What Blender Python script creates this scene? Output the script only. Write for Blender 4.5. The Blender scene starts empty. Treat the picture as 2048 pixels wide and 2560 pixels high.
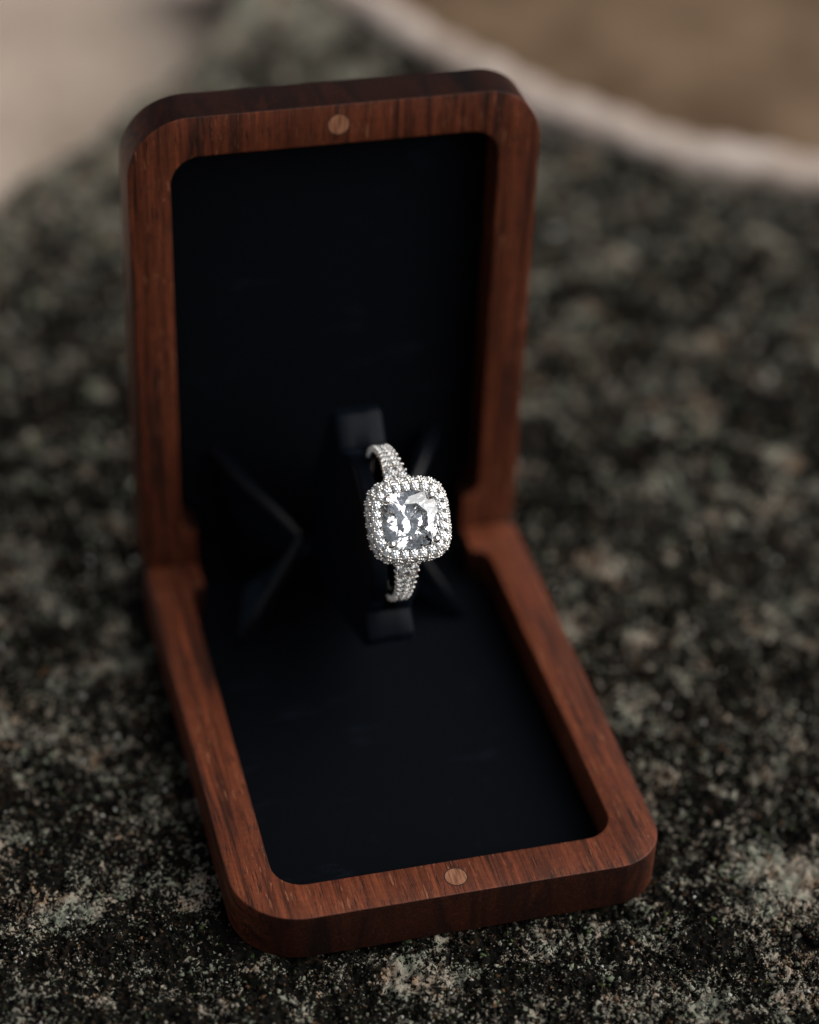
import bpy, bmesh, math, random
import numpy as np
from mathutils import Vector, Matrix

random.seed(7)
rng = np.random.default_rng(11)
scene = bpy.context.scene
COL = scene.collection
K = 0.93e-3            # millimetres of the plan -> metres

# ------------------------------------------------------------------ camera
cam_d = bpy.data.cameras.new('camera')
cam = bpy.data.objects.new('camera', cam_d)
COL.objects.link(cam)
RC = ((0.96692299, 0.12382477, -0.2229963),
      (-0.25201359, 0.59868026, -0.76030987),
      (0.03935829, 0.79135919, 0.61008324))
cam.matrix_world = Matrix.Translation(Vector((-66.65657, -267.58628, 225.97182)) * K) @ Matrix(RC).to_4x4()
cam_d.sensor_fit = 'HORIZONTAL'
cam_d.sensor_width = 24.0
cam_d.lens = 5943.61 / 2048 * 24.0
cam_d.clip_start = 0.01
cam_d.clip_end = 100.0
cam_d.dof.use_dof = True
cam_d.dof.focus_distance = 299.0 * K
cam_d.dof.aperture_fstop = 6.6
scene.camera = cam

# ------------------------------------------------------------------ daylight
SUN = Vector((0.68, -0.25, 0.64)).normalized()
w = bpy.data.worlds.new('World')
scene.world = w
w.use_nodes = True
wn = w.node_tree
bg = wn.nodes['Background']
sky = wn.nodes.new('ShaderNodeTexSky')
sky.sky_type = 'NISHITA'
sky.sun_disc = False
sky.dust_density = 1.5
sky.sun_elevation = math.asin(SUN.z)
sky.sun_rotation = math.atan2(SUN.x, SUN.y)
hs = wn.nodes.new('ShaderNodeHueSaturation')      # thin cloud: the same sky, greyer
hs.inputs['Saturation'].default_value = 0.32
wn.links.new(sky.outputs[0], hs.inputs['Color'])
wn.links.new(hs.outputs[0], bg.inputs[0])
bg.inputs[1].default_value = 0.05
sd = bpy.data.lights.new('sun', 'SUN')
sd.energy = 3.0
sd.angle = math.radians(78)
sd.color = (1.0, 0.965, 0.92)
so = bpy.data.objects.new('sun', sd)
COL.objects.link(so)
so.rotation_euler = SUN.to_track_quat('Z', 'Y').to_euler()

scene.view_settings.view_transform = 'Standard'
scene.view_settings.look = 'None'
scene.view_settings.exposure = 0.28
scene.view_settings.gamma = 1.0
cy = scene.cycles
cy.max_bounces = 24
cy.transmission_bounces = 24
cy.glossy_bounces = 6
cy.diffuse_bounces = 3
cy.use_denoising = True
cy.sample_clamp_indirect = 40.0


# ------------------------------------------------------------------ helpers
def tag(o, label=None, cat=None, group=None, kind=None):
    if label: o['label'] = label
    if cat: o['category'] = cat
    if group: o['group'] = group
    if kind: o['kind'] = kind
    return o


def link(name, me, mat=None, parent=None, mtx=None, smooth=None):
    if mat is not None and not me.materials:
        me.materials.append(mat)
    if smooth is not None:
        me.polygons.foreach_set('use_smooth', [True] * len(me.polygons))
        me.set_sharp_from_angle(angle=math.radians(smooth))
    o = bpy.data.objects.new(name, me)
    COL.objects.link(o)
    if parent is not None:
        o.parent = parent
    if mtx is not None:
        o.matrix_local = mtx
    return o


def empty(name, parent=None, mtx=None):
    o = bpy.data.objects.new(name, None)
    o.empty_display_size = 0.005
    COL.objects.link(o)
    if parent is not None: o.parent = parent
    if mtx is not None: o.matrix_local = mtx
    return o


def mesh_from(bm, name):
    me = bpy.data.meshes.new(name)
    bmesh.ops.recalc_face_normals(bm, faces=bm.faces)
    bm.to_mesh(me)
    bm.free()
    return me


def scale_mesh(me):
    me.transform(Matrix.Scale(K, 4))
    return me


class Nodes:
    def __init__(self, name):
        self.m = bpy.data.materials.new(name)
        self.m.use_nodes = True
        self.t = self.m.node_tree
        self.t.nodes.clear()
        self.out = self.t.nodes.new('ShaderNodeOutputMaterial')
        self.co = self.t.nodes.new('ShaderNodeTexCoord')

    def n(self, typ, **kw):
        x = self.t.nodes.new(typ)
        for k, v in kw.items(): setattr(x, k, v)
        return x

    def l(self, a, b):
        self.t.links.new(a, b)

    def setin(self, sock, v):
        if isinstance(v, bpy.types.NodeSocket): self.l(v, sock)
        else: sock.default_value = v

    def mapping(self, sx, sy=None, sz=None, src=None, loc=(0, 0, 0)):
        m = self.n('ShaderNodeMapping')
        sy = sx if sy is None else sy
        sz = sx if sz is None else sz
        m.inputs['Scale'].default_value = (sx / K, sy / K, sz / K)
        m.inputs['Location'].default_value = loc
        self.l(src or self.co.outputs['Object'], m.inputs['Vector'])
        return m.outputs[0]

    def noise(self, vec, detail=3, rough=0.55, dist=0.0):
        x = self.n('ShaderNodeTexNoise')
        x.inputs['Scale'].default_value = 1.0
        x.inputs['Detail'].default_value = detail
        x.inputs['Roughness'].default_value = rough
        x.inputs['Distortion'].default_value = dist
        self.l(vec, x.inputs['Vector'])
        return x.outputs['Fac']

    def ramp(self, fac, stops):
        r = self.n('ShaderNodeValToRGB')
        e = r.color_ramp.elements
        while len(e) < len(stops): e.new(0.5)
        for i, (p, c) in enumerate(stops):
            e[i].position = p
            e[i].color = (c, c, c, 1) if isinstance(c, (int, float)) else (*c, 1)
        self.l(fac, r.inputs[0])
        return r.outputs[0]

    def mix(self, f, a, b, blend='MIX'):
        x = self.n('ShaderNodeMix', data_type='RGBA', blend_type=blend)
        self.setin(x.inputs[0], f)
        for s, v in ((6, a), (7, b)):
            self.setin(x.inputs[s], v if isinstance(v, bpy.types.NodeSocket) else (*v, 1))
        return x.outputs[2]

    def math(self, op, a, b=0.0, c=0.0, clamp=False):
        x = self.n('ShaderNodeMath', operation=op, use_clamp=clamp)
        self.setin(x.inputs[0], a); self.setin(x.inputs[1], b); self.setin(x.inputs[2], c)
        return x.outputs[0]

    def bump(self, h, dist, strength=1.0):
        b = self.n('ShaderNodeBump')
        b.inputs['Distance'].default_value = dist * K
        b.inputs['Strength'].default_value = strength
        self.l(h, b.inputs['Height'])
        return b.outputs[0]

    def principled(self, **kw):
        p = self.n('ShaderNodeBsdfPrincipled')
        for k, v in kw.items():
            k = k.replace('_', ' ')
            if isinstance(v, tuple) and len(v) == 3 and 'Normal' not in k: v = (*v, 1)
            self.setin(p.inputs[k], v)
        self.l(p.outputs[0], self.out.inputs[0])
        return p


# ------------------------------------------------------------------ materials
def make_walnut(name, offs=(0, 0, 0), tone=(0.84, 0.83, 0.69)):
    N = Nodes(name)
    o = N.co.outputs['Object']
    bands = N.noise(N.mapping(0.24, 0.014, 0.24, loc=offs), 4, 0.55, 0.5)
    streak = N.noise(N.mapping(0.95, 0.035, 0.95, loc=(offs[0] + 3, 5, 8)), 4, 0.6, 0.4)
    fine = N.noise(N.mapping(2.6, 0.10, 2.6, loc=offs), 4, 0.7, 0.3)
    pore = N.noise(N.mapping(4.0, 0.30, 4.0, loc=offs), 2, 0.5, 0.3)
    fleck = N.noise(N.mapping(3.2, 0.36, 3.2, loc=(offs[0] + 31, 7, 3)), 3, 0.55, 0.6)
    fleck2 = N.noise(N.mapping(0.16, 0.10, 0.16, loc=(4, 9, 2)), 2, 0.5)
    figure = N.noise(N.mapping(0.9, 1.6, 0.9, loc=(2, 2, 2)), 3, 0.6, 0.5)
    c = N.ramp(bands, [(0.30, (0.045, 0.013, 0.008)), (0.40, (0.115, 0.028, 0.0125)), (0.50, (0.165, 0.041, 0.019)),
                       (0.58, (0.130, 0.031, 0.0145)), (0.635, (0.030, 0.010, 0.007)), (0.68, (0.110, 0.027, 0.013)), (0.75, (0.155, 0.041, 0.019))])
    c = N.mix(1.0, c, N.ramp(streak, [(0.34, 0.36), (0.43, 0.86), (0.56, 1.08), (0.66, 1.42)]), 'MULTIPLY')
    c = N.mix(1.0, c, N.ramp(fine, [(0.30, 0.5), (0.5, 1.0), (0.7, 1.35)]), 'MULTIPLY')
    c = N.mix(1.0, c, N.ramp(figure, [(0.3, 0.82), (0.7, 1.15)]), 'MULTIPLY')
    pm = N.ramp(pore, [(0.60, 0.0), (0.67, 1.0)])
    c = N.mix(N.math('MULTIPLY', pm, 0.75), c, (0.016, 0.006, 0.005))
    fm = N.math('MULTIPLY', N.ramp(fleck, [(0.605, 0.0), (0.66, 1.0)]), N.ramp(fleck2, [(0.45, 0.06), (0.58, 1.0)]))
    c = N.mix(N.math('MULTIPLY', fm, 0.6), c, (0.42, 0.17, 0.095))
    # end grain: cut across the fibres it soaks up the oil and is much darker, with open dots instead of streaks
    sep = N.n('ShaderNodeSeparateXYZ')
    N.l(N.co.outputs['Normal'], sep.inputs[0])
    en = N.ramp(N.math('ABSOLUTE', sep.outputs[1]), [(0.45, 0.0), (0.90, 1.0)])
    dots = N.noise(N.mapping(4.5, 0.2, 4.5), 3, 0.6)
    ebands = N.noise(N.mapping(0.16, 0.02, 0.05, loc=(5, 1, 3)), 3, 0.5, 0.8)
    ec = N.ramp(ebands, [(0.35, (0.009, 0.0035, 0.003)), (0.5, (0.030, 0.0080, 0.0045)), (0.62, (0.014, 0.0048, 0.004)), (0.7, (0.034, 0.009, 0.005))])
    ec = N.mix(1.0, ec, N.ramp(dots, [(0.35, 0.7), (0.55, 1.0), (0.68, 2.0)]), 'MULTIPLY')
    c = N.mix(en, c, ec)
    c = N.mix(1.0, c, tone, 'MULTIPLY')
    hgt = N.math('ADD', N.math('MULTIPLY', fine, 0.5), N.math('ADD', N.math('MULTIPLY', pm, -1.0), N.math('MULTIPLY', fm, 0.5)))
    N.principled(Base_Color=c, Roughness=N.math('ADD', N.math('MULTIPLY', fine, 0.2), N.math('MULTIPLY_ADD', en, 0.15, 0.42)), Specular_IOR_Level=N.math('MULTIPLY_ADD', en, -0.18, 0.28),
                 Normal=N.bump(hgt, 0.10, 0.5))
    return N.m


def make_plug():
    N = Nodes('plug_wood')
    g = N.noise(N.mapping(3.0, 0.35, 3.0), 3, 0.6, 0.3)
    c = N.ramp(g, [(0.35, (0.12, 0.045, 0.022)), (0.5, (0.25, 0.105, 0.055)), (0.65, (0.32, 0.15, 0.085))])
    N.principled(Base_Color=c, Roughness=0.55, Specular_IOR_Level=0.3, Normal=N.bump(g, 0.05, 0.4))
    return N.m


def make_plain(name, col, rough=0.6, spec=0.3, metal=0.0):
    N = Nodes(name)
    N.principled(Base_Color=col, Roughness=rough, Specular_IOR_Level=spec, Metallic=metal)
    return N.m


def make_velvet(name='black_velvet', sheen=0.015):
    N = Nodes(name)
    f = N.noise(N.mapping(3.5), 3, 0.7)
    big = N.noise(N.mapping(0.13, 0.3, 0.13, loc=(2, 4, 1)), 4, 0.6, 0.5)
    lint = N.math('MULTIPLY', N.ramp(big, [(0.58, 0.0), (0.72, 1.0)]), N.ramp(f, [(0.4, 0.2), (0.65, 1.0)]))
    c = N.mix(f, (0.0011, 0.0018, 0.0030), (0.0021, 0.0034, 0.0057))
    c = N.mix(N.math('MULTIPLY', lint, 0.5), c, (0.010, 0.015, 0.026))
    N.principled(Base_Color=c, Roughness=0.85, Specular_IOR_Level=0.06, Sheen_Weight=sheen, Sheen_Roughness=0.35,
                 Sheen_Tint=(0.55, 0.75, 1.0), Normal=N.bump(f, 0.12, 0.5))
    return N.m


def make_card(name='black_card', spec=0.30, sheen=0.12, col=(0.0014, 0.0022, 0.0040)):
    N = Nodes(name)
    f = N.noise(N.mapping(2.5), 3, 0.6)
    N.principled(Base_Color=col, Roughness=0.27, Specular_IOR_Level=spec, Sheen_Weight=sheen, Sheen_Roughness=0.3,
                 Sheen_Tint=(0.45, 0.70, 1.0), Normal=N.bump(f, 0.08, 0.4))
    return N.m


def make_gold():
    N = Nodes('white_gold')
    n = N.noise(N.mapping(2.0), 2, 0.5)
    N.principled(Base_Color=(0.88, 0.85, 0.81), Metallic=1.0, Roughness=N.math('ADD', N.math('MULTIPLY', n, 0.08), 0.05))
    return N.m


def make_diamond():
    N = Nodes('diamond')
    g = N.n('ShaderNodeBsdfGlass', distribution='BECKMANN')
    g.inputs['Color'].default_value = (0.99, 0.995, 1.0, 1)
    g.inputs['Roughness'].default_value = 0.0
    g.inputs['IOR'].default_value = 2.42
    N.l(g.outputs[0], N.out.inputs[0])
    return N.m


PATCH = (44.5, -72.5)


def make_stone(tinted=False):
    N = Nodes('lichen_crumb' if tinted else 'mossy_stone')
    grain = N.noise(N.mapping(1.7), 4, 0.68, 0.5)
    mid = N.noise(N.mapping(0.42, loc=(3, 1, 8)), 4, 0.6, 0.3)
    big = N.noise(N.mapping(0.065, loc=(7, 2, 5)), 3, 0.55, 0.4)
    hue = N.noise(N.mapping(0.16, loc=(17, 12, 5)), 4, 0.75)
    hue2 = N.noise(N.mapping(1.3, loc=(1, 22, 9)), 2, 0.6)
    # how much pale lichen sits on the dark crust
    cover = N.math('ADD', N.math('MULTIPLY', N.math('SUBTRACT', mid, 0.5), 1.1), N.math('MULTIPLY', N.math('SUBTRACT', big, 0.5), 1.0))
    cover = N.math('ADD', cover, N.math('MULTIPLY', N.math('SUBTRACT', grain, 0.5), 2.2))
    sp = N.n('ShaderNodeSeparateXYZ')
    N.l(N.co.outputs['Object'], sp.inputs[0])
    far = N.n('ShaderNodeMapRange', interpolation_type='SMOOTHSTEP')      # lichen grows thicker towards the far left rim
    for k, v in ((1, 90 * K), (2, 200 * K), (3, 0.0), (4, 0.36)): far.inputs[k].default_value = v
    N.l(N.math('MULTIPLY_ADD', sp.outputs[0], -0.9, sp.outputs[1]), far.inputs[0])
    cover = N.math('ADD', cover, far.outputs[0])
    pd = N.n('ShaderNodeVectorMath', operation='DISTANCE')                # one thick pale crust near the front right
    N.l(N.co.outputs['Object'], pd.inputs[0])
    pd.inputs[1].default_value = (PATCH[0] * K, PATCH[1] * K, 0.0)
    pr = N.n('ShaderNodeMapRange', interpolation_type='SMOOTHSTEP')
    for k, v in ((1, 2.0 * K), (2, 9.5 * K), (3, 0.42), (4, 0.0)): pr.inputs[k].default_value = v
    N.l(pd.outputs['Value'], pr.inputs[0])
    cover = N.math('ADD', cover, pr.outputs[0])
    blot = N.noise(N.mapping(0.15, loc=(23, 31, 5)), 3, 0.55, 0.3)
    cover = N.math('ADD', cover, N.math('MULTIPLY', N.math('SUBTRACT', blot, 0.5), 1.5))
    m = N.ramp(N.math('ADD', cover, 0.5), [(0.67, 0.0), (0.81, 1.0)])
    pale = N.ramp(hue, [(0.32, (0.15, 0.165, 0.13)), (0.45, (0.24, 0.24, 0.19)), (0.54, (0.295, 0.255, 0.205)), (0.66, (0.26, 0.17, 0.105))])
    dark = N.ramp(hue2, [(0.35, (0.0025, 0.003, 0.0028)), (0.55, (0.006, 0.0058, 0.005)), (0.68, (0.026, 0.016, 0.009))])
    c = N.mix(m, dark, pale)
    gm = N.ramp(N.noise(N.mapping(0.9, loc=(41, 3, 2)), 3, 0.6), [(0.66, 0.0), (0.72, 1.0)])
    c = N.mix(N.math('MULTIPLY', gm, 0.5), c, (0.06, 0.10, 0.035))
    if tinted:
        a = N.n('ShaderNodeAttribute', attribute_name='tint')
        c = N.mix(0.75, c, a.outputs['Color'])
    N.principled(Base_Color=c, Roughness=0.95, Specular_IOR_Level=0.05, Normal=N.bump(grain, 0.30, 0.8))
    return N.m


def make_soil(name, cols, s=0.05):
    N = Nodes(name)
    a = N.noise(N.mapping(s), 5, 0.6, 0.4)
    b = N.noise(N.mapping(s * 14), 4, 0.7)
    c = N.ramp(a, [(0.32, cols[0]), (0.5, cols[1]), (0.66, cols[2])])
    c = N.mix(1.0, c, N.ramp(b, [(0.3, 0.7), (0.7, 1.25)]), 'MULTIPLY')
    N.principled(Base_Color=c, Roughness=0.95, Specular_IOR_Level=0.15, Normal=N.bump(b, 1.0, 0.6))
    return N.m


M_WAL = make_walnut('walnut')
M_WAL_SHADED = make_walnut('walnut_lid_shaded', (13, 4, 9), (0.63, 0.60, 0.49))  # same walnut; the lid's weaker light is put into a darker tone
M_PLUG = make_plug()
M_SEAM = make_plain('glue_line', (0.030, 0.014, 0.010), 0.6)
M_VEL = make_velvet()
M_CARD = make_card()
M_PAD = make_card('black_pad', 0.07, 0.03, (0.0026, 0.0040, 0.0068))
M_GOLD = make_gold()
M_DIA = make_diamond()
M_STONE = make_stone()
M_CRUMB = make_stone(True)
M_PATH = make_soil('pale_path', [(0.40, 0.315, 0.25), (0.50, 0.40, 0.32), (0.58, 0.475, 0.39)], 0.03)
M_SOIL = make_soil('brown_soil', [(0.085, 0.050, 0.028), (0.150, 0.098, 0.058), (0.22, 0.150, 0.095)], 0.035)
M_KERB = make_soil('pale_kerb', [(0.40, 0.315, 0.26), (0.52, 0.425, 0.365), (0.66, 0.565, 0.505)], 0.07)


# ------------------------------------------------------------------ the setting
def fade(t): return t * t * t * (t * (t * 6 - 15) + 10)


def perlin(x, y, seed):
    r = np.random.default_rng(seed)
    n = 512
    ang = r.random((n, n)) * 2 * np.pi
    xi = np.floor(x).astype(int); yi = np.floor(y).astype(int)
    xf = x - xi; yf = y - yi

    def g(ix, iy, dx, dy):
        a = ang[ix % n, iy % n]
        return np.cos(a) * dx + np.sin(a) * dy
    u = fade(xf); v = fade(yf)
    a = g(xi, yi, xf, yf); b = g(xi + 1, yi, xf - 1, yf)
    c = g(xi, yi + 1, xf, yf - 1); d = g(xi + 1, yi + 1, xf - 1, yf - 1)
    return (a * (1 - u) + b * u) * (1 - v) + (c * (1 - u) + d * u) * v


# outline of the mossy stone top (mm): left edge towards the path, right edge towards the kerb
EDGE_L = [(-190, -40), (-35, 126.7), (-17, 144), (5, 168), (22, 197), (60, 290)]
EDGE_R = [(49, 191.6), (59.5, 165), (75.5, 136.7), (96, 113), (120, 100), (300, 3)]
EDGE_R0 = [(20, 290)] + EDGE_R


def dist_poly(x, y, pts):
    """signed distance to the polyline, positive to the right of its direction"""
    best = np.full(x.shape, 1e9); sgn = np.zeros(x.shape)
    for (ax, ay), (bx, by) in zip(pts[:-1], pts[1:]):
        dx, dy = bx - ax, by - ay
        t = np.clip(((x - ax) * dx + (y - ay) * dy) / (dx * dx + dy * dy), 0, 1)
        d = np.hypot(x - ax - t * dx, y - ay - t * dy)
        s = np.sign((x - ax) * dy - (y - ay) * dx)
        upd = d < best - 1e-9
        best = np.where(upd, d, best); sgn = np.where(upd, s, sgn)
    return best * sgn


def ground_h(x, y):
    h = 1.3 * perlin(x / 23, y / 23, 1) + 1.3 * perlin(x / 7.5, y / 7.5, 2) + 1.1 * perlin(x / 2.6, y / 2.6, 3)
    h += 0.95 * perlin(x / 1.15, y / 1.15, 4) + 0.6 * perlin(x / 0.55, y / 0.55, 5)
    h = h - 0.75
    d = np.minimum(dist_poly(x, y, EDGE_L), dist_poly(x, y, EDGE_R0)) + 2.5 * perlin(x / 17, y / 17, 9)
    h = np.where(d < 4, h - np.clip((4 - d), 0, 60) ** 1.35 * 0.8, h)
    # settled flat under the box
    bx = np.maximum(np.abs(x) - 28.0, 0); by = np.maximum(np.maximum(-71.7 - y, y - 7.0), 0)
    q = np.hypot(bx, by)
    cap = np.where(q < 0.8, -0.03, -0.03 + (q - 0.8) * 0.9)
    return np.minimum(h, cap)


def axis(lo, hi, a, b, fine, coarse):
    v = [a]
    while v[-1] < b: v.append(v[-1] + fine)
    s = fine; up = [v[-1]]
    while up[-1] < hi:
        s = min(s * 1.035, coarse); up.append(up[-1] + s)
    s = fine; dn = [v[0]]
    while dn[-1] > lo:
        s = min(s * 1.035, coarse); dn.append(dn[-1] - s)
    return np.array(dn[:0:-1] + v + up[1:])


def build_stone():
    xs = axis(-190, 260, -64, 60, 0.23, 3.0)
    ys = axis(-260, 290, -106, -28, 0.23, 3.0)
    X, Y = np.meshgrid(xs, ys)
    Z = ground_h(X, Y)
    X = X + 0.12 * perlin(X / 0.8, Y / 0.8, 21); Y = Y + 0.12 * perlin(X / 0.8, Y / 0.8, 22)
    V = np.stack([X, Y, Z], -1).reshape(-1, 3) * K
    ny, nx = len(ys), len(xs)
    idx = np.arange(ny * nx).reshape(ny, nx)
    F = np.stack([idx[:-1, :-1], idx[:-1, 1:], idx[1:, 1:], idx[1:, :-1]], -1).reshape(-1, 4)
    me = bpy.data.meshes.new('stone_ledge')
    fill_mesh(me, V, F)
    o = link('stone_ledge', me, M_STONE)
    me.polygons.foreach_set('use_smooth', np.ones(len(F), bool))
    return tag(o, 'dark mossy stone top speckled with lichen under the ring box', kind='structure')


def fill_mesh(me, V, F):
    k = F.shape[1]
    me.vertices.add(len(V)); me.vertices.foreach_set('co', V.astype(np.float32).ravel())
    me.loops.add(F.size); me.loops.foreach_set('vertex_index', F.astype(np.int32).ravel())
    me.polygons.add(len(F)); me.polygons.foreach_set('loop_start', np.arange(0, F.size, k, dtype=np.int32))
    me.update(calc_edges=True)


build_stone()


def build_crumbs(n):
    # density falls with distance from the front of the box
    x = np.concatenate([rng.uniform(-72, 72, n), rng.uniform(-80, 150, n // 3)])
    y = np.concatenate([rng.uniform(-118, 10, n), rng.uniform(10, 170, n // 3)])
    sz = np.concatenate([rng.lognormal(math.log(0.20), 0.45, n), rng.lognormal(math.log(0.42), 0.5, n // 3)])
    sz = np.clip(sz, 0.07, 1.2)
    clump = perlin(x / 5.5, y / 5.5, 31) + 0.8 * perlin(x / 1.9, y / 1.9, 32)
    keep = clump > rng.uniform(-0.55, 0.55, len(x))
    bx = np.maximum(np.abs(x) - 28.0, 0); by = np.maximum(np.maximum(-71.7 - y, y - 7.0), 0)
    keep &= np.hypot(bx, by) > sz * 1.1
    keep &= np.minimum(dist_poly(x, y, EDGE_L), dist_poly(x, y, EDGE_R0)) > 2
    x, y, sz = x[keep], y[keep], sz[keep]
    m = len(x)
    z = ground_h(x, y) + sz * 0.15
    base = np.array([[1, 0, 0], [0, 1, 0], [-1, 0, 0], [0, -1, 0], [0, 0, 1], [0, 0, -1]], float)
    tris = np.array([[0, 1, 4], [1, 2, 4], [2, 3, 4], [3, 0, 4], [1, 0, 5], [2, 1, 5], [3, 2, 5], [0, 3, 5]])
    P = base[None] * rng.uniform(0.45, 1.25, (m, 6, 1)) + rng.normal(0, 0.22, (m, 6, 3))
    P *= np.stack([rng.uniform(0.6, 1.6, m), rng.uniform(0.5, 1.1, m), rng.uniform(0.3, 0.95, m)], -1)[:, None]
    # random turn
    q = rng.normal(size=(m, 4)); q[:, 1:3] *= 0.45; q /= np.linalg.norm(q, axis=1, keepdims=True)
    w_, a, b, c = q.T
    R = np.stack([np.stack([1 - 2 * (b * b + c * c), 2 * (a * b - c * w_), 2 * (a * c + b * w_)], -1),
                  np.stack([2 * (a * b + c * w_), 1 - 2 * (a * a + c * c), 2 * (b * c - a * w_)], -1),
                  np.stack([2 * (a * c - b * w_), 2 * (b * c + a * w_), 1 - 2 * (a * a + b * b)], -1)], 1)
    P = np.einsum('mij,mkj->mki', R, P) * sz[:, None, None]
    V = (P + np.stack([x, y, z], -1)[:, None]).reshape(-1, 3) * K
    F = (tris[None] + (np.arange(m) * 6)[:, None, None]).reshape(-1, 3)
    me = bpy.data.meshes.new('lichen_crumbs')
    fill_mesh(me, V, F)
    pal = np.array([[0.012, 0.012, 0.010], [0.005, 0.0052, 0.0048], [0.325, 0.32, 0.255], [0.37, 0.32, 0.26], [0.20, 0.235, 0.16],
                    [0.15, 0.085, 0.045], [0.62, 0.60, 0.56], [0.09, 0.13, 0.045], [0.12, 0.11, 0.09]])
    pr = np.array([0.30, 0.42, 0.05, 0.04, 0.04, 0.045, 0.012, 0.015, 0.07])
    ci = rng.choice(len(pal), m, p=pr / pr.sum())
    patch = perlin(x / 9.0, y / 9.0, 51) + 0.9 * perlin(x / 2.7, y / 2.7, 52)     # pale lichen grows in tufts
    tuft = patch + 0.9 * np.clip(1 - np.hypot(x - PATCH[0], y - PATCH[1]) / 9.0, 0, 1) > rng.normal(0.40, 0.10, m)
    ci = np.where(tuft, rng.choice([2, 3, 4, 6, 8, 5], m, p=[0.30, 0.30, 0.20, 0.07, 0.09, 0.04]), ci)
    tint = pal[ci] * rng.uniform(0.7, 1.2, (m, 1))
    at = me.attributes.new('tint', 'FLOAT_COLOR', 'POINT')
    at.data.foreach_set('color', np.repeat(np.concatenate([tint, np.ones((m, 1))], 1), 6, 0).astype(np.float32).ravel())
    o = link('lichen_crumbs', me, M_CRUMB)
    return tag(o, 'crumbs of grey green lichen, grit and moss strewn over the dark stone', 'lichen', kind='stuff')


build_crumbs(210000)


def sheet(name, pts, z, mat, label, thick=0.0):
    bm = bmesh.new()
    f = bm.faces.new([bm.verts.new((x, y, z)) for x, y in pts])
    if thick:
        r = bmesh.ops.extrude_face_region(bm, geom=[f])
        for v in r['geom']:
            if isinstance(v, bmesh.types.BMVert): v.co.z -= thick
    o = link(name, scale_mesh(mesh_from(bm, name)), mat)
    return tag(o, label, kind='structure')


sheet('ground', [(-6000, -6000), (6000, -6000), (6000, 6000), (-6000, 6000)], -62, M_SOIL, 'brown earth around the mossy stone ledge')
sheet('path', [(-2500, -900), (-160, -300), (-120, 60), (-20, 160), (30, 215), (200, 640), (900, 3000), (-2500, 3000)], -26, M_PATH,
      'pale sandy path beyond the left edge of the stone')


def build_kerb():
    # lower (near) and upper (far) lines of the pale rim
    lo = [(20, 250), (49, 191.6), (59.5, 165), (75.5, 136.7), (96, 113), (120, 100), (300, 3)]
    hi = [(30, 256), (57, 195), (68, 168.5), (84.5, 142), (103, 121), (125, 109.5), (305, 13)]
    bm = bmesh.new()
    sec = []
    n = 60
    lo_a, hi_a = [np.array([np.interp(np.linspace(0, 1, n), np.linspace(0, 1, len(p)), [q[i] for q in p]) for i in (0, 1)]).T for p in (lo, hi)]
    for _ in range(6):                                    # round the corners of the outline
        for A in (lo_a, hi_a): A[1:-1] = (A[:-2] + 2 * A[1:-1] + A[2:]) / 4
    for i in range(n):
        p, q = Vector((*lo_a[i], 0)), Vector((*hi_a[i], 0))
        wob = 0.8 * math.sin(i * 1.7) + 0.5 * math.sin(i * 0.6 + 1)
        prof = [(0.0, -8.0), (0.02, -1.2), (0.10, -0.2), (0.3, 0.3), (0.6, 0.4), (0.88, 0.1), (0.97, -1.2), (1.0, -4.0), (1.0, -66.0)]
        sec.append([bm.verts.new((p + (q - p) * t) + Vector((wob * 0.4, wob * 0.3, z + 0.3 * wob))) for t, z in prof])
    for a, b in zip(sec[:-1], sec[1:]):
        for j in range(len(a) - 1):
            bm.faces.new((a[j], a[j + 1], b[j + 1], b[j]))
    o = link('kerb', scale_mesh(mesh_from(bm, 'kerb')), M_KERB, smooth=40)
    return tag(o, 'pale stone rim along the right far edge of the mossy stone', kind='structure')


build_kerb()

# ------------------------------------------------------------------ the ring box
W, L, T = 56.0, 71.72, 7.087
RIM_S, RIM_E, DEP = 5.64, 5.78, 5.9
ALPHA = 1.59647          # opening angle of the lid
H = W / 2

box = empty('ring_box')
box.location = (0, -L / 2 * K, 0)
tag(box, 'slim walnut ring box standing open on the mossy stone, lined in black', 'ring box')


def arc(cx, cy, r, a0, a1, n):
    return [(cx + r * math.cos(math.radians(a0 + (a1 - a0) * i / n)), cy + r * math.sin(math.radians(a0 + (a1 - a0) * i / n))) for i in range(n + 1)]


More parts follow.
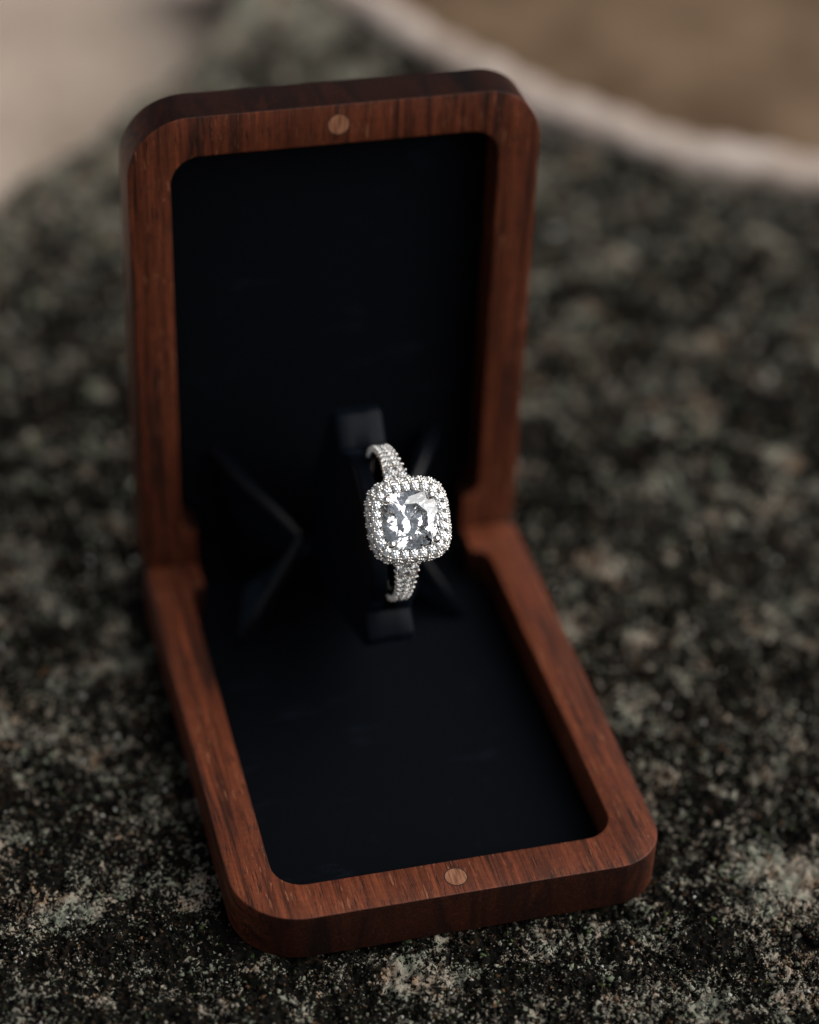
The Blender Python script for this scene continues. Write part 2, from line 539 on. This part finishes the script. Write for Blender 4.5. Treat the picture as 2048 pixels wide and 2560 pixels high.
def shell_mesh(name, RP, RN):
    """one tray: local x across, y from the hinge to the far end, z = 0 the face where the halves meet"""
    R0, r1, r0 = 1.2, 4.0, 2.2          # RP, RN: far corner radii on the +x and -x side
    xi, yi, hx = H - RIM_S, L - RIM_E, 20.0
    outer = [(hx, 0)] + arc(H - R0, R0, R0, -90, 0, 4) + arc(H - RP, L - RP, RP, 0, 90, 18) + arc(-H + RN, L - RN, RN, 90, 180, 18) \
        + arc(-H + R0, R0, R0, 180, 270, 4) + [(-hx, 0)]
    inner = [(-hx, RIM_E)] + arc(-xi + r0, RIM_E + r0, r0, 270, 180, 6)[1:] + arc(-xi + r1, yi - r1, r1, 180, 90, 10) \
        + arc(xi - r1, yi - r1, r1, 90, 0, 10) + arc(xi - r0, RIM_E + r0, r0, 0, -90, 6)[:-1] + [(hx, RIM_E)]
    bm = bmesh.new()
    pts = outer + inner
    top = [bm.verts.new((x, y, 0)) for x, y in pts]
    bot = [bm.verts.new((x, y, -T)) for x, y in pts]
    bm.faces.new(top); bm.faces.new(bot[::-1])
    n = len(pts)
    for i in range(n):
        j = (i + 1) % n
        bm.faces.new((top[i], bot[i], bot[j], top[j]))
    bmesh.ops.recalc_face_normals(bm, faces=bm.faces)
    bm.edges.ensure_lookup_table()
    hor = [e for e in bm.edges if abs(e.verts[0].co.z - e.verts[1].co.z) < 1e-6]
    bmesh.ops.bevel(bm, geom=hor, offset=0.20, segments=3, profile=0.5, affect='EDGES', clamp_overlap=True)
    # floor of the tray
    fl = [(-xi - 1, 0.4), (xi + 1, 0.4)] + arc(xi - r1 + 1, yi - r1 + 1, r1, 0, 90, 6) + arc(-xi + r1 - 1, yi - r1 + 1, r1, 90, 180, 6)
    a = [bm.verts.new((x, y, -DEP - 0.15)) for x, y in fl]
    b = [bm.verts.new((x, y, -T + 0.12)) for x, y in fl]
    bm.faces.new(a); bm.faces.new(b[::-1])
    for i in range(len(fl)):
        j = (i + 1) % len(fl)
        bm.faces.new((a[i], b[i], b[j], a[j]))
    bmesh.ops.triangulate(bm, faces=[f for f in bm.faces if len(f.verts) > 6])
    return scale_mesh(mesh_from(bm, name))


def lining_mesh(name):
    g = 0.06
    xi, yi = H - RIM_S - g, L - RIM_E - g
    pts = [(-19.9, 0.5), (19.9, 0.5), (19.9, RIM_E + g)] + [(xi - 2.0, RIM_E + g + 0.1), (xi, RIM_E + 2.2)] + arc(xi - 4, yi - 4, 4, 0, 90, 10) \
        + arc(-xi + 4, yi - 4, 4, 90, 180, 10) + [(-xi, RIM_E + 2.2), (-xi + 2.0, RIM_E + g + 0.1), (-19.9, RIM_E + g)]
    bm = bmesh.new()
    f = bm.faces.new([bm.verts.new((x, y, -DEP - 0.12)) for x, y in pts])
    r = bmesh.ops.extrude_face_region(bm, geom=[f])
    top = [v for v in r['geom'] if isinstance(v, bmesh.types.BMVert)]
    for v in top: v.co.z += 0.75
    bmesh.ops.recalc_face_normals(bm, faces=bm.faces)
    tf = [e for e in bm.edges if all(abs(v.co.z - (-DEP + 0.63)) < 1e-6 for v in e.verts)]
    bmesh.ops.bevel(bm, geom=tf, offset=0.4, segments=3, profile=0.5, affect='EDGES', clamp_overlap=True)
    bmesh.ops.triangulate(bm, faces=[f for f in bm.faces if len(f.verts) > 6])
    return scale_mesh(mesh_from(bm, name))


def disc_mesh(name, r, z0, z1, r_in=0.0, n=36):
    bm = bmesh.new()
    A = [(r * math.cos(2 * math.pi * i / n), r * math.sin(2 * math.pi * i / n)) for i in range(n)]
    t = [bm.verts.new((x, y, z1)) for x, y in A]; b = [bm.verts.new((x, y, z0)) for x, y in A]
    if r_in:
        s = r_in / r
        ti = [bm.verts.new((x * s, y * s, z1)) for x, y in A]; bi = [bm.verts.new((x * s, y * s, z0)) for x, y in A]
    else:
        bm.faces.new(t)
    for i in range(n):
        j = (i + 1) % n
        bm.faces.new((t[i], b[i], b[j], t[j]))
        if r_in:
            bm.faces.new((t[i], t[j], ti[j], ti[i])); bm.faces.new((ti[i], ti[j], bi[j], bi[i]))
    return scale_mesh(mesh_from(bm, name))


BX = Vector((0, L / 2 * K, 0))         # from the empty back to the plan's origin
MB = Matrix.Translation(BX) @ Matrix(((-1, 0, 0, 0), (0, -1, 0, 0), (0, 0, 1, T * K), (0, 0, 0, 1)))
ca, sa = math.cos(ALPHA), math.sin(ALPHA)
ML = Matrix.Translation(BX) @ Matrix(((1, 0, 0, 0), (0, -ca, -sa, 0), (0, sa, -ca, T * K), (0, 0, 0, 1)))
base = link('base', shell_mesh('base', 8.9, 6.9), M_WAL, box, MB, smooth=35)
lid = link('lid', shell_mesh('lid', 7.6, 8.4), M_WAL_SHADED, box, ML, smooth=35)
lin = lining_mesh('lining')
plug = disc_mesh('plug', 1.40, -1.0, 0.03)
seam = disc_mesh('plug_seam', 1.56, -1.0, 0.012, 1.41)
for par in (base, lid):
    link('lining', lin, M_VEL, par, Matrix(), smooth=30)
    sx = -0.1 if par is base else 0.05
    p = link('plug', plug, M_PLUG, par, Matrix.Translation(Vector((sx, 68.85, 0)) * K), smooth=40)
    link('plug_seam', seam, M_SEAM, par, Matrix.Translation(Vector((sx, 68.85, 0)) * K))


def hinge_strip():
    prof = [(-7.0, 2.0)] + [(5.9 - 5.0 + 5.0 * math.sin(t), 2.0 + 5.0 - 5.0 * math.cos(t)) for t in np.linspace(0, math.pi / 2, 10)] + [(5.9, 14.0)]
    prof2 = [(y + 0.9, z - 0.9) for y, z in prof]
    prof2[0] = (-7.0, 1.35); prof2[-1] = (6.5, 14.0)
    bm = bmesh.new()
    rows = []
    wide = lambda y, z: 26.0 if y > 0.15 and z < T - 0.1 else 19.7      # it fills the corner between the two end walls
    for s in (-1, 1):
        rows.append(([bm.verts.new((s * wide(y, z), y, z)) for y, z in prof], [bm.verts.new((s * wide(y, z), y, z)) for y, z in prof2]))
    for k in (0, 1):
        a, b = rows[0][k], rows[1][k]
        for i in range(len(a) - 1): bm.faces.new((a[i], a[i + 1], b[i + 1], b[i]))
    for a, b in rows:
        for i in range(len(a) - 1): bm.faces.new((a[i], b[i], b[i + 1], a[i + 1]))
    for i in (0, -1):
        bm.faces.new((rows[0][0][i], rows[1][0][i], rows[1][1][i], rows[0][1][i]))
    return scale_mesh(mesh_from(bm, 'hinge_strip'))


link('hinge_strip', hinge_strip(), M_VEL, box, Matrix.Translation(BX), smooth=40)

S2 = math.sqrt(0.5)
# frame of the slanting holder: columns x, a (up along the strip), b (out towards the viewer)
MAB = Matrix(((1, 0, 0, 0), (0, S2, -S2, 0), (0, S2, S2, T * K), (0, 0, 0, 1)))


def holder_mesh():
    # side outline in (a, b): two end tabs; two padded cheeks rise between them and the band sits in the slot they leave
    def outline(mid):
        pts = [(-9, 9), (-3.5, -1), (3.5, -1), (9, 9), (14.9, 29), (14.9, 31.6), (14.5, 32.4), (13.6, 32.8), (9.4, 32.8)]
        pts += mid
        return pts + [(-13.2, 32.8), (-16.2, 32.8), (-17.0, 32.4), (-17.4, 31.6), (-17.4, 29)]
    hump = []
    for t in np.linspace(0.10, math.pi - 0.10, 19):
        k = (abs(math.cos(t)) ** 2.5 + abs(math.sin(t)) ** 2.5) ** (-1 / 2.5)
        hump.append((-1.9 + 10.6 * k * math.cos(t), 32.6 + 9.4 * k * math.sin(t)))
    seat = [(-2.3 + 10.4 * math.cos(t), 32.6 - 2.2 * math.sin(t) ** 0.8) for t in np.linspace(0.25, math.pi - 0.25, 15)]
    bm = bmesh.new()
    for mid, x0, x1, bev in ((hump, -3.3, -1.02, 0.6), (seat, -1.10, 1.10, 0.0), (hump, 1.02, 3.3, 0.6)):
        pts = outline(mid)
        if bev == 0.0: pts = [(a * 0.995, b - 0.03) for a, b in pts]
        A = [bm.verts.new((x0, a, b)) for a, b in pts]; B = [bm.verts.new((x1, a, b)) for a, b in pts]
        fs = [bm.faces.new(A), bm.faces.new(B[::-1])]
        for i in range(len(pts)):
            j = (i + 1) % len(pts)
            fs.append(bm.faces.new((A[i], B[i], B[j], A[j])))
        if bev:
            bmesh.ops.recalc_face_normals(bm, faces=bm.faces)
            xo = x0 if x0 < -2 else x1
            ed = [e for e in bm.edges if all(abs(v.co.x - xo) < 1e-6 for v in e.verts)]
            bmesh.ops.bevel(bm, geom=ed, offset=bev, segments=3, profile=0.5, affect='EDGES', clamp_overlap=True)
    bmesh.ops.triangulate(bm, faces=[f for f in bm.faces if len(f.verts) > 6])
    return scale_mesh(mesh_from(bm, 'ring_holder'))


link('ring_holder', holder_mesh(), M_PAD, box, Matrix.Translation(BX) @ MAB, smooth=40)


def panel_mesh(p1, p2, q1, q2, th=1.8):
    """folded card: front edge p1-p2, hinge side q1-q2"""
    p1, p2, q1, q2 = map(Vector, (p1, p2, q1, q2))
    nrm = (p2 - p1).cross(q1 - p1).normalized() * th / 2
    bm = bmesh.new()
    a = [bm.verts.new(p + nrm) for p in (p1, p2, q2, q1)]
    b = [bm.verts.new(p - nrm) for p in (p1, p2, q2, q1)]
    bm.faces.new(a); bm.faces.new(b[::-1])
    for i in range(4):
        bm.faces.new((a[i], b[i], b[(i + 1) % 4], a[(i + 1) % 4]))
    bmesh.ops.recalc_face_normals(bm, faces=bm.faces)
    bmesh.ops.bevel(bm, geom=bm.edges[:], offset=0.6, segments=3, profile=0.5, affect='EDGES', clamp_overlap=True)
    return scale_mesh(mesh_from(bm, 'support_card'))


for s in (-1, 1):
    tip = (s * 6.9, -11.3, 18.4)
    ups = ((s * 16.8, 5.6, 23.6), tip, (s * 13, 5.2, 9.0), (s * 3.2, 1.0, 6.4))
    dns = ((s * 16.5, -14.5, 1.9), tip, (s * 13, -2.0, 2.4), (s * 3.2, 1.0, 6.4))
    for q in (ups, dns):
        link('support_card', panel_mesh(*q), M_CARD, box, Matrix.Translation(BX), smooth=40)

# ------------------------------------------------------------------ the ring
RA, RB, RR = -2.3, 41.0, 10.3        # centre in the (a, b) frame, outer radius
PHI = math.radians(-6)               # the head leans towards the base
MR = MAB @ Matrix.Translation(Vector((0, RA, RB)) * K) @ Matrix.Rotation(-PHI, 4, 'X')
ring = empty('engagement_ring')
ring.matrix_world = MR
tag(ring, 'white gold engagement ring with a square cushion diamond and a halo of small stones', 'ring')
# ring frame: local z = head direction, local y = along the band at the head, local x = finger axis


def band_w(t):
    d = abs(t)
    return 0.80 + 1.26 * math.exp(-(d / math.radians(50)) ** 2)


def ring_pt(t, r, x):
    return Vector((x, r * math.sin(t), r * math.cos(t)))


def band_mesh():
    bm = bmesh.new()
    n = 160
    secs = []
    for i in range(n):
        t = 2 * math.pi * i / n
        t = t if t <= math.pi else t - 2 * math.pi
        hw = band_w(t)
        prof = [(-hw * 0.72, 9.0), (0, 8.92), (hw * 0.72, 9.0), (hw * 0.95, 9.2), (hw, 9.6), (hw * 0.97, 9.95), (hw * 0.86, 9.92), (hw * 0.80, 9.58),
                (-hw * 0.80, 9.58), (-hw * 0.86, 9.92), (-hw * 0.97, 9.95), (-hw, 9.6), (-hw * 0.95, 9.2)]
        secs.append([bm.verts.new(ring_pt(t, r, x)) for x, r in prof])
    for i in range(n):
        a, b = secs[i], secs[(i + 1) % n]
        for j in range(len(a)):
            k = (j + 1) % len(a)
            bm.faces.new((a[j], a[k], b[k], b[j]))
    return scale_mesh(mesh_from(bm, 'band'))


band = link('band', band_mesh(), M_GOLD, ring, Matrix(), smooth=50)


def cushion(t, half, p=3.2):
    c, s = math.cos(t), math.sin(t)
    k = (abs(c) ** p + abs(s) ** p) ** (-1 / p)
    return half * k * c, half * k * s


def gem_mesh(name, half, cushion_p=None, n=8):
    """faceted stone, girdle at z = 0, table up; facets from the hull of its corner points"""
    P = []
    def ringpts(m, off, f, z):
        for i in range(m):
            t = 2 * math.pi * (i + off) / m
            if cushion_p: x, y = cushion(t, half * f, 2 + (cushion_p - 2) * min(1, f * f + 0.25))
            else: x, y = half * f * math.cos(t), half * f * math.sin(t)
            P.append((x, y, z * half))
    if cushion_p:
        ringpts(n, 0.5, 0.56, 0.305)
        ringpts(n, 0.0, 0.79, 0.205)
        ringpts(2 * n, 0.5, 0.995, 0.035)
        ringpts(2 * n, 0.5, 1.0, -0.02)
        ringpts(2 * n, 0.0, 0.77, -0.262)
        ringpts(2 * n, 0.5, 0.50, -0.515)
        ringpts(n, 0.0, 0.24, -0.730)
        P.append((0, 0, -0.90 * half))
        jr = random.Random(5)
        P = [(x * (1 + jr.uniform(-.006, .006)), y * (1 + jr.uniform(-.006, .006)), z * (1 + (jr.uniform(-.006, .006) if z < 0 else 0))) for x, y, z in P]
    else:
        ringpts(n, 0.5, 0.56, 0.30)
        ringpts(n, 0.0, 1.0, 0.02)
        ringpts(n, 0.0, 0.99, -0.04)
        P.append((0, 0, -0.86 * half))
    bm = bmesh.new()
    vs = [bm.verts.new(p) for p in P]
    bmesh.ops.convex_hull(bm, input=vs)
    bmesh.ops.delete(bm, geom=[v for v in bm.verts if not v.link_faces], context='VERTS')
    bmesh.ops.dissolve_limit(bm, angle_limit=math.radians(1.0), verts=bm.verts[:], edges=bm.edges[:])
    return scale_mesh(mesh_from(bm, name))


def frame_mtx(pos, z, y_hint=Vector((0, 1, 0))):
    z = z.normalized()
    x = y_hint.cross(z)
    if x.length < 1e-4: x = Vector((1, 0, 0)).cross(z)
    x.normalize()
    y = z.cross(x)
    m = Matrix((x, y, z)).transposed().to_4x4()
    return Matrix.Translation(pos * K) @ m


MH = Matrix.Translation(Vector((0, 0, 13.0)) * K) @ Matrix.Scale(0.945, 4) @ Matrix.Translation(Vector((0, 0, -13.0)) * K)
HZ = 13.0          # height of the halo face above the ring centre
centre = link('centre_stone', gem_mesh('centre_stone', 3.95, 3.0, 8), M_DIA, ring, MH @ Matrix.Translation(Vector((0, 0, HZ + 0.15)) * K))

# halo: a bevelled cushion collar, open in the middle
def halo_mesh():
    bm = bmesh.new()
    n = 72
    prof = [(3.62, -2.6), (3.62, -0.2), (3.70, 0.0), (3.88, 0.05), (3.94, -0.65), (4.90, -0.65), (4.96, 0.05), (5.13, 0.0), (5.20, -0.25), (4.90, -0.50), (5.10, -1.25), (5.55, -1.10), (5.68, -1.15), (5.70, -1.5), (5.45, -1.8), (4.9, -1.9), (4.3, -2.9), (3.9, -3.2)]
    sec = []
    for i in range(n):
        t = 2 * math.pi * i / n
        row = []
        for r, z in prof:
            x, y = cushion(t, r, 3.4)
            row.append(bm.verts.new((x, y, z + HZ)))
        sec.append(row)
    for i in range(n):
        a, b = sec[i], sec[(i + 1) % n]
        for j in range(len(prof)):
            k = (j + 1) % len(prof)
            bm.faces.new((a[j], a[k], b[k], b[j]))
    return scale_mesh(mesh_from(bm, 'halo'))


halo = link('halo', halo_mesh(), M_GOLD, ring, MH, smooth=40)


def sphere_bm(bm, pos, r, up=None, stem=0.55, seg=10, rings=6):
    """a rounded bead of metal on its little post"""
    g = bmesh.ops.create_uvsphere(bm, u_segments=seg, v_segments=rings, radius=r)
    bmesh.ops.translate(bm, verts=g['verts'], vec=pos)
    if up is not None:
        m = Matrix.Translation(pos - up.normalized() * stem / 2) @ up.to_track_quat('Z', 'Y').to_matrix().to_4x4()
        bmesh.ops.create_cone(bm, segments=7, radius1=r * 0.9, radius2=r * 0.75, depth=stem, matrix=m)


def cushion_walk(half, p, n, phase=0.0):
    """n points evenly spaced along the cushion outline, with outward normals"""
    m = 720
    pts = [Vector((*cushion(2 * math.pi * i / m, half, p), 0)) for i in range(m + 1)]
    cum = [0.0]
    for a, b in zip(pts[:-1], pts[1:]): cum.append(cum[-1] + (b - a).length)
    out = []
    for k in range(n):
        s = ((k + phase) / n) % 1.0 * cum[-1]
        i = min(range(m), key=lambda q: abs(cum[q] - s))
        tan = (pts[(i + 1) % m] - pts[i - 1 if i else m - 1]).normalized()
        out.append((pts[i], Vector((tan.y, -tan.x, 0))))
    return out


UPZ = Vector((0, 0, 1))
small = gem_mesh('halo_stone', 0.56, None, 8)
beads = bmesh.new()
for pos, nr in cushion_walk(4.42, 3.4, 24):
    link('halo_stone', small, M_DIA, halo, frame_mtx(pos + Vector((0, 0, HZ + 0.12)), Vector((0, 0, 1)), nr))
for pos, nr in cushion_walk(5.42, 3.4, 26, 0.5):
    link('halo_stone', small, M_DIA, halo, frame_mtx(pos + nr * 0.10 + Vector((0, 0, HZ - 0.72)), nr + Vector((0, 0, 0.45))))
for pos, nr in cushion_walk(5.02, 3.4, 24, 0.5):
    tan = Vector((-nr.y, nr.x, 0))
    for s in (-1, 1):
        sphere_bm(beads, pos + tan * 0.19 * s + Vector((0, 0, HZ + 0.06)), 0.20, UPZ)
for pos, nr in cushion_walk(3.84, 3.2, 24, 0.5):
    sphere_bm(beads, pos + Vector((0, 0, HZ + 0.12)), 0.165, UPZ)
for pos, nr in cushion_walk(5.72, 3.4, 26, 0.0):
    tan = Vector((-nr.y, nr.x, 0))
    for s in (-1, 1):
        sphere_bm(beads, pos + tan * 0.20 * s + Vector((0, 0, HZ - 1.25)), 0.19, nr)
for pos, nr in cushion_walk(5.38, 3.4, 26, 0.0):
    tan = Vector((-nr.y, nr.x, 0))
    for s in (-1, 1):
        sphere_bm(beads, pos + tan * 0.16 * s + Vector((0, 0, HZ - 0.28)), 0.18, nr)
b = link('bead', scale_mesh(mesh_from(beads, 'bead')), M_GOLD, halo, Matrix(), smooth=60)
tag(b, kind='stuff')

# four claws
def claw_mesh():
    bm = bmesh.new()
    g = bmesh.ops.create_uvsphere(bm, u_segments=24, v_segments=16, radius=0.56)
    bmesh.ops.scale(bm, verts=g['verts'], vec=(1, 1, 0.85))
    c = bmesh.ops.create_cone(bm, cap_ends=True, segments=16, radius1=0.30, radius2=0.36, depth=3.2)
    bmesh.ops.translate(bm, verts=c['verts'], vec=(0, 0, -1.65))
    return scale_mesh(mesh_from(bm, 'claw'))


claw = claw_mesh()
for sx in (-1, 1):
    for sy in (-1, 1):
        link('claw', claw, M_GOLD, ring, MH @ Matrix.Translation(Vector((sx * 3.05, sy * 2.95, HZ + 0.75)) * K), smooth=50)

# struts of the head down to the band
def gallery_mesh():
    bm = bmesh.new()
    n = 40
    prof = [(3.9, -3.0), (3.2, -3.9), (2.4, -4.4), (2.1, -4.2), (2.9, -3.5), (3.5, -2.8)]
    sec = []
    for i in range(n):
        t = 2 * math.pi * i / n
        sec.append([bm.verts.new((*cushion(t, r, 3.0), z + HZ)) for r, z in prof])
    for i in range(n):
        a, b = sec[i], sec[(i + 1) % n]
        for j in range(len(prof)):
            k = (j + 1) % len(prof)
            bm.faces.new((a[j], a[k], b[k], b[j]))
    return scale_mesh(mesh_from(bm, 'gallery'))


link('gallery', gallery_mesh(), M_GOLD, ring, MH, smooth=40)

# stones set in the shoulders of the band
acc = gem_mesh('accent_stone', 0.50, None, 8)
beads = bmesh.new()
step = 1.12 / 10.2
for side in (-1, 1):
    for k in range(15):
        t = side * (math.radians(24) + k * step)
        hw = band_w(t)
        rows = (-0.66, 0.0, 0.66) if hw > 1.45 else (-0.47, 0.47)
        for q, rx in enumerate(rows):
            tt = t + (side * step / 2 if (q % 2 and len(rows) == 3) else 0)
            x = rx * hw
            pos = ring_pt(tt, 10.14, x)
            nrm = ring_pt(tt, 1.0, 0) + Vector((0.25 * rx, 0, 0))
            link('accent_stone', acc, M_DIA, band, frame_mtx(pos, nrm, Vector((1, 0, 0))))
            for dx, dt in ((-0.42, 0.5), (0.42, 0.5), (0.0, -0.5)):
                if abs(x + dx) < hw * 0.98:
                    sphere_bm(beads, ring_pt(tt + side * step * dt, 10.20, x + dx), 0.17, nrm)
        for s in (-1, 1):
            sphere_bm(beads, ring_pt(t + side * step / 2, 10.12, s * hw * 0.93), 0.21, nrm)
b = link('bead', scale_mesh(mesh_from(beads, 'bead')), M_GOLD, band, Matrix(), smooth=60)
tag(b, kind='stuff')
